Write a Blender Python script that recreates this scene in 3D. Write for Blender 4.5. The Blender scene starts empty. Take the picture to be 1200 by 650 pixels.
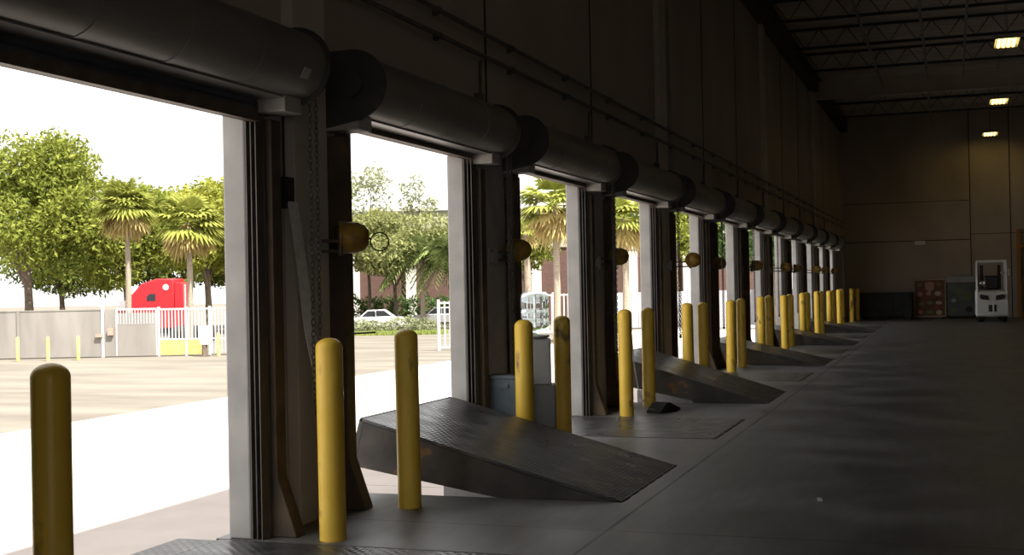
import bpy, bmesh, math, random
import numpy as np
from mathutils import Vector, Matrix
random.seed(7)
PI = math.pi
SC = bpy.context.scene
COL = SC.collection

# ------------------------------------------------------------------ materials
def mat(name, c1, c2=None, rough=0.6, metal=0.0, scale=6.0, bump=0.0, spec=0.5, detail=5.0, lo=0.35, hi=0.65, stretch=(1, 1, 1), c3=None, c3pos=0.72, rough2=None):
    m = bpy.data.materials.new(name); m.use_nodes = True
    nt = m.node_tree; N = nt.nodes; L = nt.links
    b = N['Principled BSDF']
    b.inputs['Roughness'].default_value = rough
    b.inputs['Metallic'].default_value = metal
    b.inputs['Specular IOR Level'].default_value = spec
    c1 = (*c1, 1)
    if c2 is None:
        b.inputs['Base Color'].default_value = c1
        if bump == 0: return m
    g = N.new('ShaderNodeNewGeometry')
    mp = N.new('ShaderNodeMapping'); mp.inputs['Scale'].default_value = stretch
    L.new(g.outputs['Position'], mp.inputs['Vector'])
    nz = N.new('ShaderNodeTexNoise'); nz.inputs['Scale'].default_value = scale; nz.inputs['Detail'].default_value = detail
    L.new(mp.outputs['Vector'], nz.inputs['Vector'])
    if c2 is not None:
        r = N.new('ShaderNodeValToRGB')
        r.color_ramp.elements[0].position = lo; r.color_ramp.elements[0].color = c1
        r.color_ramp.elements[1].position = hi; r.color_ramp.elements[1].color = (*c2, 1)
        if c3 is not None:
            e = r.color_ramp.elements.new(c3pos); e.color = (*c3, 1)
        L.new(nz.outputs['Fac'], r.inputs['Fac']); L.new(r.outputs['Color'], b.inputs['Base Color'])
    if rough2 is not None:
        mr = N.new('ShaderNodeMapRange'); mr.inputs['From Min'].default_value = .3; mr.inputs['From Max'].default_value = .7
        mr.inputs['To Min'].default_value = rough; mr.inputs['To Max'].default_value = rough2
        L.new(nz.outputs['Fac'], mr.inputs['Value']); L.new(mr.outputs['Result'], b.inputs['Roughness'])
    if bump:
        bp = N.new('ShaderNodeBump'); bp.inputs['Strength'].default_value = bump; bp.inputs['Distance'].default_value = .02
        L.new(nz.outputs['Fac'], bp.inputs['Height']); L.new(bp.outputs['Normal'], b.inputs['Normal'])
    return m

def leaf_mat(name, c1, c2, trans=0.35):
    m = bpy.data.materials.new(name); m.use_nodes = True
    nt = m.node_tree; N = nt.nodes; L = nt.links
    N.remove(N['Principled BSDF']); out = N['Material Output']
    g = N.new('ShaderNodeNewGeometry')
    nz = N.new('ShaderNodeTexNoise'); nz.inputs['Scale'].default_value = .8; nz.inputs['Detail'].default_value = 3
    L.new(g.outputs['Position'], nz.inputs['Vector'])
    ad = N.new('ShaderNodeMath'); ad.operation = 'MULTIPLY_ADD'; ad.inputs[1].default_value = .5; 
    L.new(g.outputs['Random Per Island'], ad.inputs[0]); 
    s = N.new('ShaderNodeMath'); s.operation = 'MULTIPLY_ADD'; s.inputs[1].default_value = 1.0; s.inputs[2].default_value = -.25
    L.new(nz.outputs['Fac'], s.inputs[0]); L.new(s.outputs[0], ad.inputs[2])
    r = N.new('ShaderNodeValToRGB'); r.color_ramp.elements[0].position = .15; r.color_ramp.elements[1].position = .85
    r.color_ramp.elements[0].color = (*c1, 1); r.color_ramp.elements[1].color = (*c2, 1)
    L.new(ad.outputs[0], r.inputs['Fac'])
    d = N.new('ShaderNodeBsdfDiffuse'); t = N.new('ShaderNodeBsdfTranslucent'); mx = N.new('ShaderNodeMixShader')
    mx.inputs['Fac'].default_value = trans
    L.new(r.outputs['Color'], d.inputs['Color']); L.new(r.outputs['Color'], t.inputs['Color'])
    L.new(d.outputs[0], mx.inputs[1]); L.new(t.outputs[0], mx.inputs[2]); L.new(mx.outputs[0], out.inputs['Surface'])
    return m

def emit_mat(name, col, st):
    m = bpy.data.materials.new(name); m.use_nodes = True
    b = m.node_tree.nodes['Principled BSDF']
    b.inputs['Base Color'].default_value = (*col, 1)
    b.inputs['Emission Color'].default_value = (*col, 1); b.inputs['Emission Strength'].default_value = st
    return m

def glass_mat(name, col, rough=.08, trans=.85):
    m = bpy.data.materials.new(name); m.use_nodes = True
    b = m.node_tree.nodes['Principled BSDF']
    b.inputs['Base Color'].default_value = (*col, 1); b.inputs['Roughness'].default_value = rough
    b.inputs['Transmission Weight'].default_value = trans; b.inputs['IOR'].default_value = 1.05
    return m

def floor_mat():
    m = mat('sealed_concrete', (.115, .112, .112), (.20, .195, .19), rough=.34, rough2=.55, scale=1.1, bump=.05, detail=9, spec=.5)
    nt = m.node_tree; N = nt.nodes; L = nt.links; b = N['Principled BSDF']
    base = b.inputs['Base Color'].links[0].from_socket
    g = N.new('ShaderNodeNewGeometry'); sx = N.new('ShaderNodeSeparateXYZ'); L.new(g.outputs['Position'], sx.inputs[0])
    # fine scuffs
    nz = N.new('ShaderNodeTexNoise'); nz.inputs['Scale'].default_value = 9; nz.inputs['Detail'].default_value = 8; nz.inputs['Roughness'].default_value = .7
    mp = N.new('ShaderNodeMapping'); mp.inputs['Scale'].default_value = (1, .18, 1); L.new(g.outputs['Position'], mp.inputs[0]); L.new(mp.outputs[0], nz.inputs['Vector'])
    mr = N.new('ShaderNodeMapRange'); mr.inputs['From Min'].default_value = .3; mr.inputs['From Max'].default_value = .75; mr.inputs['To Min'].default_value = .72; mr.inputs['To Max'].default_value = 1.18
    L.new(nz.outputs['Fac'], mr.inputs['Value'])
    def line(sock, off, period, w):
        a = N.new('ShaderNodeMath'); a.operation = 'SUBTRACT'; a.inputs[1].default_value = off; L.new(sock, a.inputs[0])
        if period:
            p = N.new('ShaderNodeMath'); p.operation = 'PINGPONG'; p.inputs[1].default_value = period / 2; L.new(a.outputs[0], p.inputs[0]); a = p
        else:
            p = N.new('ShaderNodeMath'); p.operation = 'ABSOLUTE'; L.new(a.outputs[0], p.inputs[0]); a = p
        c = N.new('ShaderNodeMath'); c.operation = 'LESS_THAN'; c.inputs[1].default_value = w; L.new(a.outputs[0], c.inputs[0])
        return c.outputs[0]
    l1 = line(sx.outputs['X'], -2.07, None, .012); l2 = line(sx.outputs['Y'], 7.62, 5.57, .008); l3 = line(sx.outputs['X'], 2.2, None, .008)
    m1 = N.new('ShaderNodeMath'); m1.operation = 'MAXIMUM'; L.new(l1, m1.inputs[0]); L.new(l2, m1.inputs[1])
    m2 = N.new('ShaderNodeMath'); m2.operation = 'MAXIMUM'; L.new(m1.outputs[0], m2.inputs[0]); L.new(l3, m2.inputs[1])
    vm = N.new('ShaderNodeMix'); vm.data_type = 'RGBA'; vm.blend_type = 'MULTIPLY'; vm.inputs['Factor'].default_value = 1
    L.new(base, vm.inputs['A']); L.new(mr.outputs['Result'], vm.inputs['B'])
    jm = N.new('ShaderNodeMix'); jm.data_type = 'RGBA'; jm.inputs['B'].default_value = (.02, .02, .02, 1)
    L.new(m2.outputs[0], jm.inputs['Factor']); L.new(vm.outputs['Result'], jm.inputs['A'])
    L.new(jm.outputs['Result'], b.inputs['Base Color'])
    return m

def brick_mat():
    m = bpy.data.materials.new('brick_masonry'); m.use_nodes = True
    nt = m.node_tree; N = nt.nodes; L = nt.links; b = N['Principled BSDF']; b.inputs['Roughness'].default_value = .9
    tc = N.new('ShaderNodeTexCoord'); mp = N.new('ShaderNodeMapping'); mp.inputs['Rotation'].default_value = (PI/2, 0, 0)
    L.new(tc.outputs['Object'], mp.inputs[0])
    br = N.new('ShaderNodeTexBrick'); br.inputs['Scale'].default_value = 2.0
    br.inputs['Color1'].default_value = (.085, .042, .034, 1); br.inputs['Color2'].default_value = (.11, .055, .043, 1); br.inputs['Mortar'].default_value = (.13, .098, .08, 1)
    br.inputs['Mortar Size'].default_value = .015
    L.new(mp.outputs[0], br.inputs['Vector']); L.new(br.outputs['Color'], b.inputs['Base Color'])
    return m

def checker_plate():
    m = mat('tread_plate_steel', (.055, .055, .058), (.10, .098, .10), rough=.26, rough2=.48, metal=.45, scale=5.0, detail=10, c3=(.22, .215, .21), c3pos=.78)
    nt = m.node_tree; N = nt.nodes; L = nt.links; b = N['Principled BSDF']
    tc = N.new('ShaderNodeTexCoord')
    w1 = N.new('ShaderNodeTexWave'); w1.inputs['Scale'].default_value = 9; w1.bands_direction = 'DIAGONAL'
    mp = N.new('ShaderNodeMapping'); mp.inputs['Rotation'].default_value = (0, 0, PI/2); L.new(tc.outputs['Object'], mp.inputs[0])
    w2 = N.new('ShaderNodeTexWave'); w2.inputs['Scale'].default_value = 9; w2.bands_direction = 'DIAGONAL'
    L.new(tc.outputs['Object'], w1.inputs['Vector']); L.new(mp.outputs[0], w2.inputs['Vector'])
    mm = N.new('ShaderNodeMath'); mm.operation = 'MULTIPLY'; L.new(w1.outputs['Fac'], mm.inputs[0]); L.new(w2.outputs['Fac'], mm.inputs[1])
    bp = N.new('ShaderNodeBump'); bp.inputs['Strength'].default_value = .35; bp.inputs['Distance'].default_value = .01
    L.new(mm.outputs[0], bp.inputs['Height']); L.new(bp.outputs['Normal'], b.inputs['Normal'])
    return m

M = {}
M['floor'] = floor_mat()
M['pit'] = mat('pit_concrete', (.10, .095, .09), (.16, .15, .14), rough=.9, scale=3)
M['wall'] = mat('tan_concrete_panel', (.40, .34, .27), (.50, .43, .345), rough=.85, scale=.7, bump=.05, detail=8, stretch=(1, 1, .5))
M['jamb'] = mat('weathered_concrete', (.40, .385, .37), (.50, .485, .465), rough=.9, scale=3.5, bump=.15, detail=9)
M['pilaster'] = mat('pale_painted_column', (.50, .44, .36), (.58, .51, .42), rough=.7, scale=2)
M['joint'] = mat('dark_joint_sealant', (.03, .027, .023), rough=.9)
M['deck'] = mat('roof_deck_steel', (.50, .435, .36), (.58, .51, .43), rough=.7, scale=1.2)
M['beam'] = mat('roof_steel', (.035, .03, .026), (.055, .047, .04), rough=.65, scale=2)
M['girder'] = mat('girder_paint', (.48, .42, .35), (.56, .49, .41), rough=.6, scale=2)
M['pipe'] = mat('conduit_grey', (.10, .09, .08), (.15, .135, .12), rough=.5, scale=6)
M['sprinkler'] = mat('sprinkler_pipe', (.20, .19, .17), (.28, .265, .24), rough=.45, scale=5)
M['yellow'] = mat('yellow_safety_paint', (.86, .545, .05), (.93, .62, .08), rough=.42, scale=5.5, bump=.06, detail=10, lo=.3, hi=.6, c3=(.26, .13, .04), c3pos=.70, stretch=(1, 1, .6))
M['hood'] = mat('galvanised_hood', (.22, .21, .195), (.33, .315, .29), rough=.42, metal=.35, scale=2.2, bump=.04, stretch=(1, .4, 1))
M['plate'] = mat('bracket_steel', (.045, .043, .045), (.075, .07, .07), rough=.6, scale=4)
M['plate_tab'] = mat('pale_bracket_paint', (.42, .40, .37), (.50, .475, .44), rough=.7, scale=4)
M['curtain'] = mat('dark_slat_steel', (.085, .085, .105), (.12, .12, .145), rough=.5, metal=.3, scale=3)
M['bar'] = mat('brown_angle_steel', (.12, .09, .065), (.19, .145, .105), rough=.55, metal=.3, scale=8)
M['rail'] = mat('guide_rail_steel', (.10, .09, .08), (.17, .15, .135), rough=.5, metal=.4, scale=7, stretch=(1, 1, .2))
M['guard'] = mat('rusty_guard_steel', (.075, .056, .04), (.14, .095, .055), rough=.7, scale=5, detail=8, c3=(.24, .15, .05), c3pos=.74)
M['chain'] = mat('chain_steel', (.05, .045, .04), rough=.6)
M['lampyellow'] = mat('old_yellow_lamp_paint', (.42, .25, .03), (.22, .12, .02), rough=.5, scale=14)
M['black'] = mat('black_steel', (.018, .018, .018), (.03, .03, .03), rough=.55, scale=8)
M['rubber'] = mat('black_rubber', (.02, .02, .02), (.035, .034, .033), rough=.8, scale=9)
M['lens'] = mat('lamp_lens', (.5, .5, .46), rough=.2)
M['plateck'] = checker_plate()
M['skirt'] = mat('leveler_side_steel', (.045, .041, .038), (.085, .074, .064), rough=.5, metal=.3, scale=4.5, detail=10, c3=(.20, .105, .04), c3pos=.66)
M['strap'] = mat('worn_webbing', (.50, .47, .43), (.60, .57, .52), rough=.85, scale=20)
M['white_plastic'] = mat('white_plastic', (.50, .49, .47), (.58, .57, .55), rough=.45, scale=5)
M['grey_plastic'] = mat('grey_plastic', (.26, .25, .24), (.32, .31, .30), rough=.5, scale=5)
M['jug'] = glass_mat('blue_clear_jug', (.72, .86, .95), .06, .9)
M['bin'] = mat('slate_blue_plastic', (.10, .135, .17), (.14, .18, .22), rough=.55, scale=6)
M['paper'] = mat('white_paper', (.75, .74, .70), rough=.9)
M['forklift'] = mat('forklift_white_paint', (.82, .82, .80), (.88, .88, .86), rough=.35, scale=3)
M['forkdark'] = mat('forklift_dark', (.02, .02, .02), rough=.4)
M['chrome'] = mat('mirror_glass', (.85, .85, .85), rough=.12, metal=1)
M['crate_brown'] = mat('printed_brown_board', (.15, .055, .03), (.21, .085, .045), rough=.7, scale=5)
M['crate_edge'] = mat('pale_wood_edge', (.42, .33, .23), (.5, .40, .28), rough=.75, scale=9)
M['crate_green'] = mat('grey_green_board', (.11, .125, .115), (.16, .175, .16), rough=.7, scale=4)
M['crate_head'] = mat('pale_header_board', (.36, .355, .34), (.43, .42, .40), rough=.7, scale=5)
M['pic_pale'] = mat('pale_print', (.50, .36, .26), (.62, .50, .38), rough=.7, scale=30)
M['pic_pink'] = mat('pink_print', (.46, .22, .18), (.52, .30, .24), rough=.7, scale=30)
M['pic_green'] = mat('green_print', (.14, .17, .06), (.2, .22, .09), rough=.7, scale=30)
M['dark_crate'] = mat('black_crate_plastic', (.016, .016, .019), (.028, .028, .032), rough=.6, scale=4)
M['rack'] = mat('orange_rack_paint', (.40, .16, .03), (.48, .21, .05), rough=.5, scale=6)
M['card'] = mat('cardboard', (.30, .20, .11), (.36, .25, .14), rough=.85, scale=5)
M['lightcase'] = mat('lamp_housing', (.30, .29, .27), rough=.5)
M['glow'] = emit_mat('lamp_glow', (1.0, .77, .24), 2.6)
# outdoors
M['asphalt'] = mat('sunny_asphalt', (.14, .124, .104), (.20, .182, .152), rough=.95, scale=.22, detail=9, stretch=(.9, 3.2, 1), spec=.2)
M['apron'] = mat('pale_concrete_apron', (.56, .54, .52), (.64, .62, .60), rough=.9, scale=.5, detail=8, spec=.2)
M['strip'] = mat('pinkish_shade_concrete', (.46, .405, .375), (.54, .48, .445), rough=.9, scale=.8, detail=8, spec=.2)  # pinkish concrete, its colour darkened to deepen the building's shade
M['fence'] = mat('grey_fence_panel', (.20, .185, .172), (.285, .265, .245), rough=.8, scale=.6, detail=6, stretch=(2, 2, .5))
M['fence_white'] = mat('white_fence_paint', (.52, .51, .50), rough=.6)
M['fence_lilac'] = mat('lilac_grey_boards', (.30, .285, .31), (.35, .335, .36), rough=.7, scale=1)
M['post_pale'] = mat('pale_yellow_post', (.55, .42, .12), (.62, .50, .2), rough=.7, scale=4)
M['panel_yellow'] = mat('pale_yellow_panel', (.38, .35, .12), (.45, .41, .16), rough=.8, scale=3)
M['red'] = mat('red_truck_paint', (.50, .012, .02), rough=.35)
M['tglass'] = mat('dark_vehicle_glass', (.015, .018, .022), rough=.15)
M['silver'] = mat('vehicle_silver', (.55, .55, .56), rough=.3, metal=.7)
M['carwhite'] = mat('white_car_paint', (.55, .56, .57), rough=.3)
M['bark'] = mat('tree_bark', (.10, .075, .055), (.17, .13, .10), rough=.95, scale=5)
M['palmbark'] = mat('palm_bark', (.26, .215, .165), (.36, .30, .235), rough=.95, scale=6, stretch=(1, 1, 4))
M['leafA'] = leaf_mat('bright_foliage', (.115, .145, .028), (.31, .34, .07))
M['leafB'] = leaf_mat('yellow_foliage', (.16, .19, .03), (.42, .42, .08))
M['leafC'] = leaf_mat('pale_foliage', (.22, .25, .14), (.38, .39, .24))
M['leafF'] = leaf_mat('shaded_foliage', (.07, .095, .025), (.17, .20, .05))
M['leafE'] = leaf_mat('olive_foliage', (.16, .18, .07), (.33, .34, .14))
M['leafD'] = leaf_mat('deep_foliage', (.045, .085, .03), (.12, .19, .06))
M['palmleaf'] = leaf_mat('palm_frond', (.20, .225, .045), (.38, .39, .10), .3)
M['palmleaf2'] = leaf_mat('feather_frond', (.10, .14, .045), (.27, .31, .12), .3)
M['palmdry'] = leaf_mat('dry_frond', (.36, .28, .11), (.55, .44, .20), .25)
M['grass'] = leaf_mat('grass_blades', (.17, .23, .06), (.36, .40, .12), .25)
M['brick'] = brick_mat()
M['stucco'] = mat('cream_stucco', (.34, .33, .25), (.40, .39, .30), rough=.9, scale=1)
M['whitecol'] = mat('white_column_paint', (.60, .58, .54), rough=.8)

# ------------------------------------------------------------------ mesh builder
class MB:
    def __init__(s): s.v = []; s.f = []
    def add(s, vs, fs):
        b = len(s.v); s.v += [tuple(v) for v in vs]; s.f += [tuple(i + b for i in f) for f in fs]; return s
    def box(s, x0, x1, y0, y1, z0, z1):
        vs = [(x, y, z) for z in (z0, z1) for y in (y0, y1) for x in (x0, x1)]
        return s.add(vs, [(0, 2, 3, 1), (4, 5, 7, 6), (0, 1, 5, 4), (2, 6, 7, 3), (0, 4, 6, 2), (1, 3, 7, 5)])
    def prism(s, prof, a0, a1, axis='y'):
        n = len(prof); vs = []
        for a in (a0, a1):
            for p, q in prof:
                vs.append({'y': (p, a, q), 'x': (a, p, q), 'z': (p, q, a)}[axis])
        fs = [tuple(range(n)), tuple(range(2*n-1, n-1, -1))]
        fs += [(i, i+n, (i+1) % n + n, (i+1) % n) for i in range(n)]
        return s.add(vs, fs)
    def lathe(s, prof, seg=20, origin=(0, 0, 0), axis='z'):
        vs = []; fs = []; n = len(prof)
        for k in range(seg):
            a = 2*PI*k/seg
            for r, h in prof:
                p = (r*math.cos(a), r*math.sin(a), h)
                if axis == 'x': p = (p[2], p[0], p[1])
                if axis == 'y': p = (p[1], p[2], p[0])
                vs.append((p[0]+origin[0], p[1]+origin[1], p[2]+origin[2]))
        for k in range(seg):
            k2 = (k+1) % seg
            for i in range(n-1): fs.append((k*n+i, k2*n+i, k2*n+i+1, k*n+i+1))
        if prof[0][0] > 1e-6: fs.append(tuple(k*n for k in range(seg-1, -1, -1)))
        if prof[-1][0] > 1e-6: fs.append(tuple(k*n+n-1 for k in range(seg)))
        return s.add(vs, fs)
    def tube(s, pts, r, seg=8, closed=False):
        pts = [Vector(p) for p in pts]; n = len(pts); rs = r if isinstance(r, (list, tuple)) else [r]*n
        vs = []; fs = []; up = None
        for i, p in enumerate(pts):
            if closed: t = pts[(i+1) % n]-pts[i-1]
            else: t = pts[min(i+1, n-1)]-pts[max(i-1, 0)]
            t.normalize()
            if up is None:
                up = Vector((0, 0, 1)) if abs(t.z) < .9 else Vector((1, 0, 0))
            a = t.cross(up)
            if a.length < 1e-5: a = t.cross(Vector((0, 1, 0)))
            a.normalize(); b = a.cross(t); up = b
            for k in range(seg):
                g = 2*PI*k/seg; vs.append(p + (a*math.cos(g) + b*math.sin(g))*rs[i])
        m = n if closed else n-1
        for i in range(m):
            j = (i+1) % n
            for k in range(seg):
                k2 = (k+1) % seg; fs.append((i*seg+k, j*seg+k, j*seg+k2, i*seg+k2))
        if not closed:
            fs.append(tuple(range(seg-1, -1, -1))); fs.append(tuple((n-1)*seg+k for k in range(seg)))
        return s.add(vs, fs)
    def build(s, name, m, parent=None, loc=(0, 0, 0), rot=(0, 0, 0), bevel=0, smooth=True, angle=35):
        me = bpy.data.meshes.new(name); me.from_pydata(s.v, [], s.f); me.materials.append(m)
        bm = bmesh.new(); bm.from_mesh(me); bmesh.ops.recalc_face_normals(bm, faces=bm.faces); bm.to_mesh(me); bm.free()
        if smooth:
            me.shade_smooth(); me.set_sharp_from_angle(angle=math.radians(angle))
        o = bpy.data.objects.new(name, me); COL.objects.link(o); o.location = loc; o.rotation_euler = rot
        if parent is not None: o.parent = parent
        if bevel:
            b = o.modifiers.new('edge', 'BEVEL'); b.width = bevel; b.segments = 2; b.limit_method = 'ANGLE'; b.angle_limit = math.radians(40)
        return o

def tag(o, label=None, cat=None, group=None, kind=None):
    if label: o['label'] = label
    if cat: o['category'] = cat
    if group: o['group'] = group
    if kind: o['kind'] = kind
    return o
def thing(name, label, cat, loc=(0, 0, 0), rz=0, group=None):
    o = bpy.data.objects.new(name, None); COL.objects.link(o); o.empty_display_size = .2
    o.location = loc; o.rotation_euler = (0, 0, rz)
    return tag(o, label, cat, group)
def kids(o): return [c for c in bpy.data.objects if c.parent is o]
def copy_tree(o, parent=None):
    c = o.copy(); COL.objects.link(c)
    if parent is not None: c.parent = parent
    for ch in kids(o): copy_tree(ch, c)
    return c
def struct(o, label=None, cat=None): return tag(o, label, cat, kind='structure')

ORD = ['', 'first', 'second', 'third', 'fourth', 'fifth', 'sixth', 'seventh', 'eighth', 'ninth', 'tenth', 'eleventh', 'twelfth']
P = 3.715                     # doorway spacing
XW = -4.14                    # inner face of the dock wall
XO = -4.30                    # outer face
NK = 12
YC = lambda k: 5.63 + (k-1)*P
YEND = 52.6
HEAD = 2.74
CEIL = 8.2

# ------------------------------------------------------------------ setting
b = MB()
b.box(-2.23, 22, -9, YEND+.2, -1.2, 0)
edges = [-9.0]
for k in range(1, NK+1): edges += [YC(k)+2.98-3.72+.0-.24, YC(k)+1.15]   # placeholder, replaced below
edges = [-9.0]
for k in range(1, NK+1): edges += [YC(k)-.72, YC(k)+1.18]
edges.append(YEND+.2)
for i in range(0, len(edges), 2): b.box(-4.38, -2.23, edges[i], edges[i+1], -1.2, 0)
struct(b.build('floor', M['floor'], smooth=False), 'dark sealed concrete warehouse floor with pits under the levelers', 'floor')
b = MB()
for k in range(1, NK+1): b.box(-4.36, -2.24, YC(k)-.715, YC(k)+1.175, -1.19, -.55)
struct(b.build('floor_pit', M['pit'], smooth=False), 'rough concrete bottoms of the leveler pits', 'floor')

b = MB()
b.box(XO, XW, -9, YC(1)-1.2, 0, CEIL+.3)
for k in range(1, NK+1):
    y1 = YC(k+1)-1.2 if k < NK else YEND+.2
    b.box(XO, XW, YC(k)+1.2, y1, 0, HEAD)
b.box(XO, XW, YC(1)-1.2, YEND+.2, HEAD, 3.2)
struct(b.build('wall_left', M['jamb'], smooth=False, bevel=.012), 'concrete dock wall with a row of twelve doorways', 'wall')
b = MB(); b.box(XO, XW, YC(1)-1.2, YEND+.2, 3.2, CEIL+.3)
struct(b.build('wall_left_upper', M['wall'], smooth=False), 'tan concrete wall panels above the doorways', 'wall')
b = MB(); b.box(XO, 22, YEND, YEND+.2, 0, CEIL+.3)
struct(b.build('wall_back', M['wall'], smooth=False), 'tan concrete wall at the far end', 'wall')
b = MB(); b.box(22, 22.2, -9, YEND+.2, 0, CEIL+.3)
struct(b.build('wall_right', M['wall'], smooth=False), 'tan concrete wall on the right', 'wall')
b = MB(); b.box(XO, 3.0, -9.2, -9, 0, CEIL+.3); b.box(9.6, 22.2, -9.2, -9, 0, CEIL+.3); b.box(3.0, 9.6, -9.2, -9, 4.8, CEIL+.3)  # opening added behind the camera so fill daylight reaches the hall
struct(b.build('wall_front', M['wall'], smooth=False), 'tan concrete wall behind the camera with an opening added for fill daylight', 'wall')
# corrugated deck
b = MB(); prof = []
y = -9.2; 
while y < YEND+.2:
    prof += [(y, CEIL), (y+.22, CEIL), (y+.26, CEIL+.06), (y+.48, CEIL+.06)]; y += .52
prof += [(YEND+.2, CEIL), (YEND+.2, CEIL+.3), (-9.2, CEIL+.3)]
b.prism(prof, XO, 22.2, 'x')
struct(b.build('ceiling', M['deck'], smooth=False), 'dark corrugated steel roof deck', 'ceiling')

# wall joints, pilasters and ledger
def tr(n, box, m, label, bevel=0):
    b = MB(); b.box(*box); o = struct(b.build('trim_%d' % n, m, smooth=False, bevel=bevel), label, 'trim'); return o
n = 1
for k in (1, 4, 7, 10):
    yy = YC(k)+1.2+.47
    b = MB(); b.box(XW, XW+.09, yy, yy+.46, 0, CEIL); struct(b.build('trim_%d' % n, M['pilaster'], smooth=False, bevel=.01), 'pale wall column on the %s pier from the camera' % ORD[k], 'column'); n += 1
    b = MB(); b.box(XW, XW+.012, yy+.5, yy+.54, 3.2, CEIL); struct(b.build('trim_%d' % n, M['joint'], smooth=False), 'dark panel joint beside the column on the %s pier' % ORD[k], 'joint'); n += 1
for k in (2, 3, 5, 6, 8, 9, 11):
    yy = YC(k)+1.2+.62
    b = MB(); b.box(XW, XW+.008, yy, yy+.03, 3.2, CEIL); struct(b.build('trim_%d' % n, M['joint'], smooth=False), 'thin dark panel joint above the %s pier' % ORD[k], 'joint'); n += 1
tr(n, (XW, XW+.28, -9, YEND, CEIL-.62, CEIL-.12), M['beam'], 'dark eave beam along the top of the dock wall'); n += 1
for x0 in (.73, 2.2): tr(n, (x0, x0+.035, YEND-.012, YEND, 0, CEIL), M['joint'], 'dark vertical joint in the far wall'); n += 1
tr(n, (-4.1, .75, YEND-.012, YEND, 3.07, 3.10), M['joint'], 'dark horizontal joint in the far wall left of the vertical one'); n += 1
tr(n, (-4.1, .75, YEND-.012, YEND, 4.62, 4.64), M['joint'], 'thin upper horizontal joint in the far wall'); n += 1
tr(n, (.75, 8, YEND-.012, YEND, 3.28, 3.30), M['joint'], 'thin horizontal joint in the right panel of the far wall'); n += 1

# roof steel
b = MB(); gy = 41.0
b.box(XW, 22, gy-.12, gy+.12, 7.33, 7.36); b.box(XW, 22, gy-.02, gy+.02, 7.36, 7.86); b.box(XW, 22, gy-.12, gy+.12, 7.86, 7.89)
struct(b.build('roof_girder', M['girder'], smooth=False), 'deep pale roof girder crossing to the dock wall', 'girder')
for i, yj in enumerate([15.2, 18.9, 22.6, 26.3, 30.0, 33.7, 37.4, 44.7, 48.4]):
    b = MB(); zb_, zt_ = 7.66, 8.15
    for z in (zb_, zt_): b.box(XW, 22, yj-.045, yj+.045, z-.03, z+.03)
    xx = XW+.3
    while xx < 21.5:
        b.tube([(xx, yj, zt_), (xx+.35, yj, zb_), (xx+.7, yj, zt_)], .014, 5); xx += .7
    struct(b.build('roof_joist', M['beam'], smooth=False), 'dark roof joist crossing below the deck', 'joist')
for i, (xp, y0, y1) in enumerate([(-1.9, 18, 40.8), (-.55, 18, 40.8), (.45, 18, 40.8), (-.6, 41.2, 52.4)]):
    b = MB(); b.tube([(xp, y0, 7.60), (xp, y1, 7.60)], .034, 8)
    for yy in np.arange(y0+1, y1, 3.7):
        b.tube([(xp, yy, 7.60), (xp, yy, 7.50)], .02, 6); b.tube([(xp, yy, 7.6), (xp, yy, 8.19)], .008, 5)
    lab = ['pale sprinkler pipe under the roof, nearest the dock wall', 'pale sprinkler pipe under the roof, middle of the near three', 'pale sprinkler pipe under the roof, right of the near three', 'pale sprinkler pipe under the roof beyond the deep girder'][i]
    tag(b.build('hanging_sprinkler_pipe', M['sprinkler']), lab, 'pipe', 'sprinkler pipes under the roof')

# ------------------------------------------------------------------ bollards
def bollard_mesh(hb=1.26, r=.083):
    b = MB(); prof = [(r, 0), (r, hb-.06)]
    for i in range(1, 7):
        a = PI/2*i/6; prof.append((r*math.cos(a) if i < 6 else 0, hb-.06+.06*math.sin(a)))
    b.lathe(prof, 28); return b
proto = None
def bollard(x, y, label, tilt=(0, 0), s=1.0):
    global proto
    if proto is None: o = proto = bollard_mesh().build('dock_bollard', M['yellow'], angle=50)
    else: o = proto.copy(); COL.objects.link(o)
    o.location = (x, y, -.004); o.rotation_euler = (tilt[0], tilt[1], random.random()*6); o.scale = (1, 1, s)
    tag(o, label, 'bollard', 'yellow dock bollards')
bollard(-3.637, 4.405, 'yellow steel bollard at the left edge of the photo, nearest the camera', s=.995)
for k in range(1, NK+1):
    for s in (0, 1):
        y = 6.952 + (k-1)*P + s*1.165
        x = -3.637
        if k == 12: x, y = (-3.55, 48.5) if s == 0 else (-3.47, 50.4)
        side = 'near' if s == 0 else 'far'
        bollard(x, y, 'yellow steel bollard at the %s edge of the %s pier from the camera' % (side, ORD[k]),
                tilt=(random.uniform(-.006, .006), random.uniform(-.006, .006)), s=random.uniform(.99, 1.01))

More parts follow.
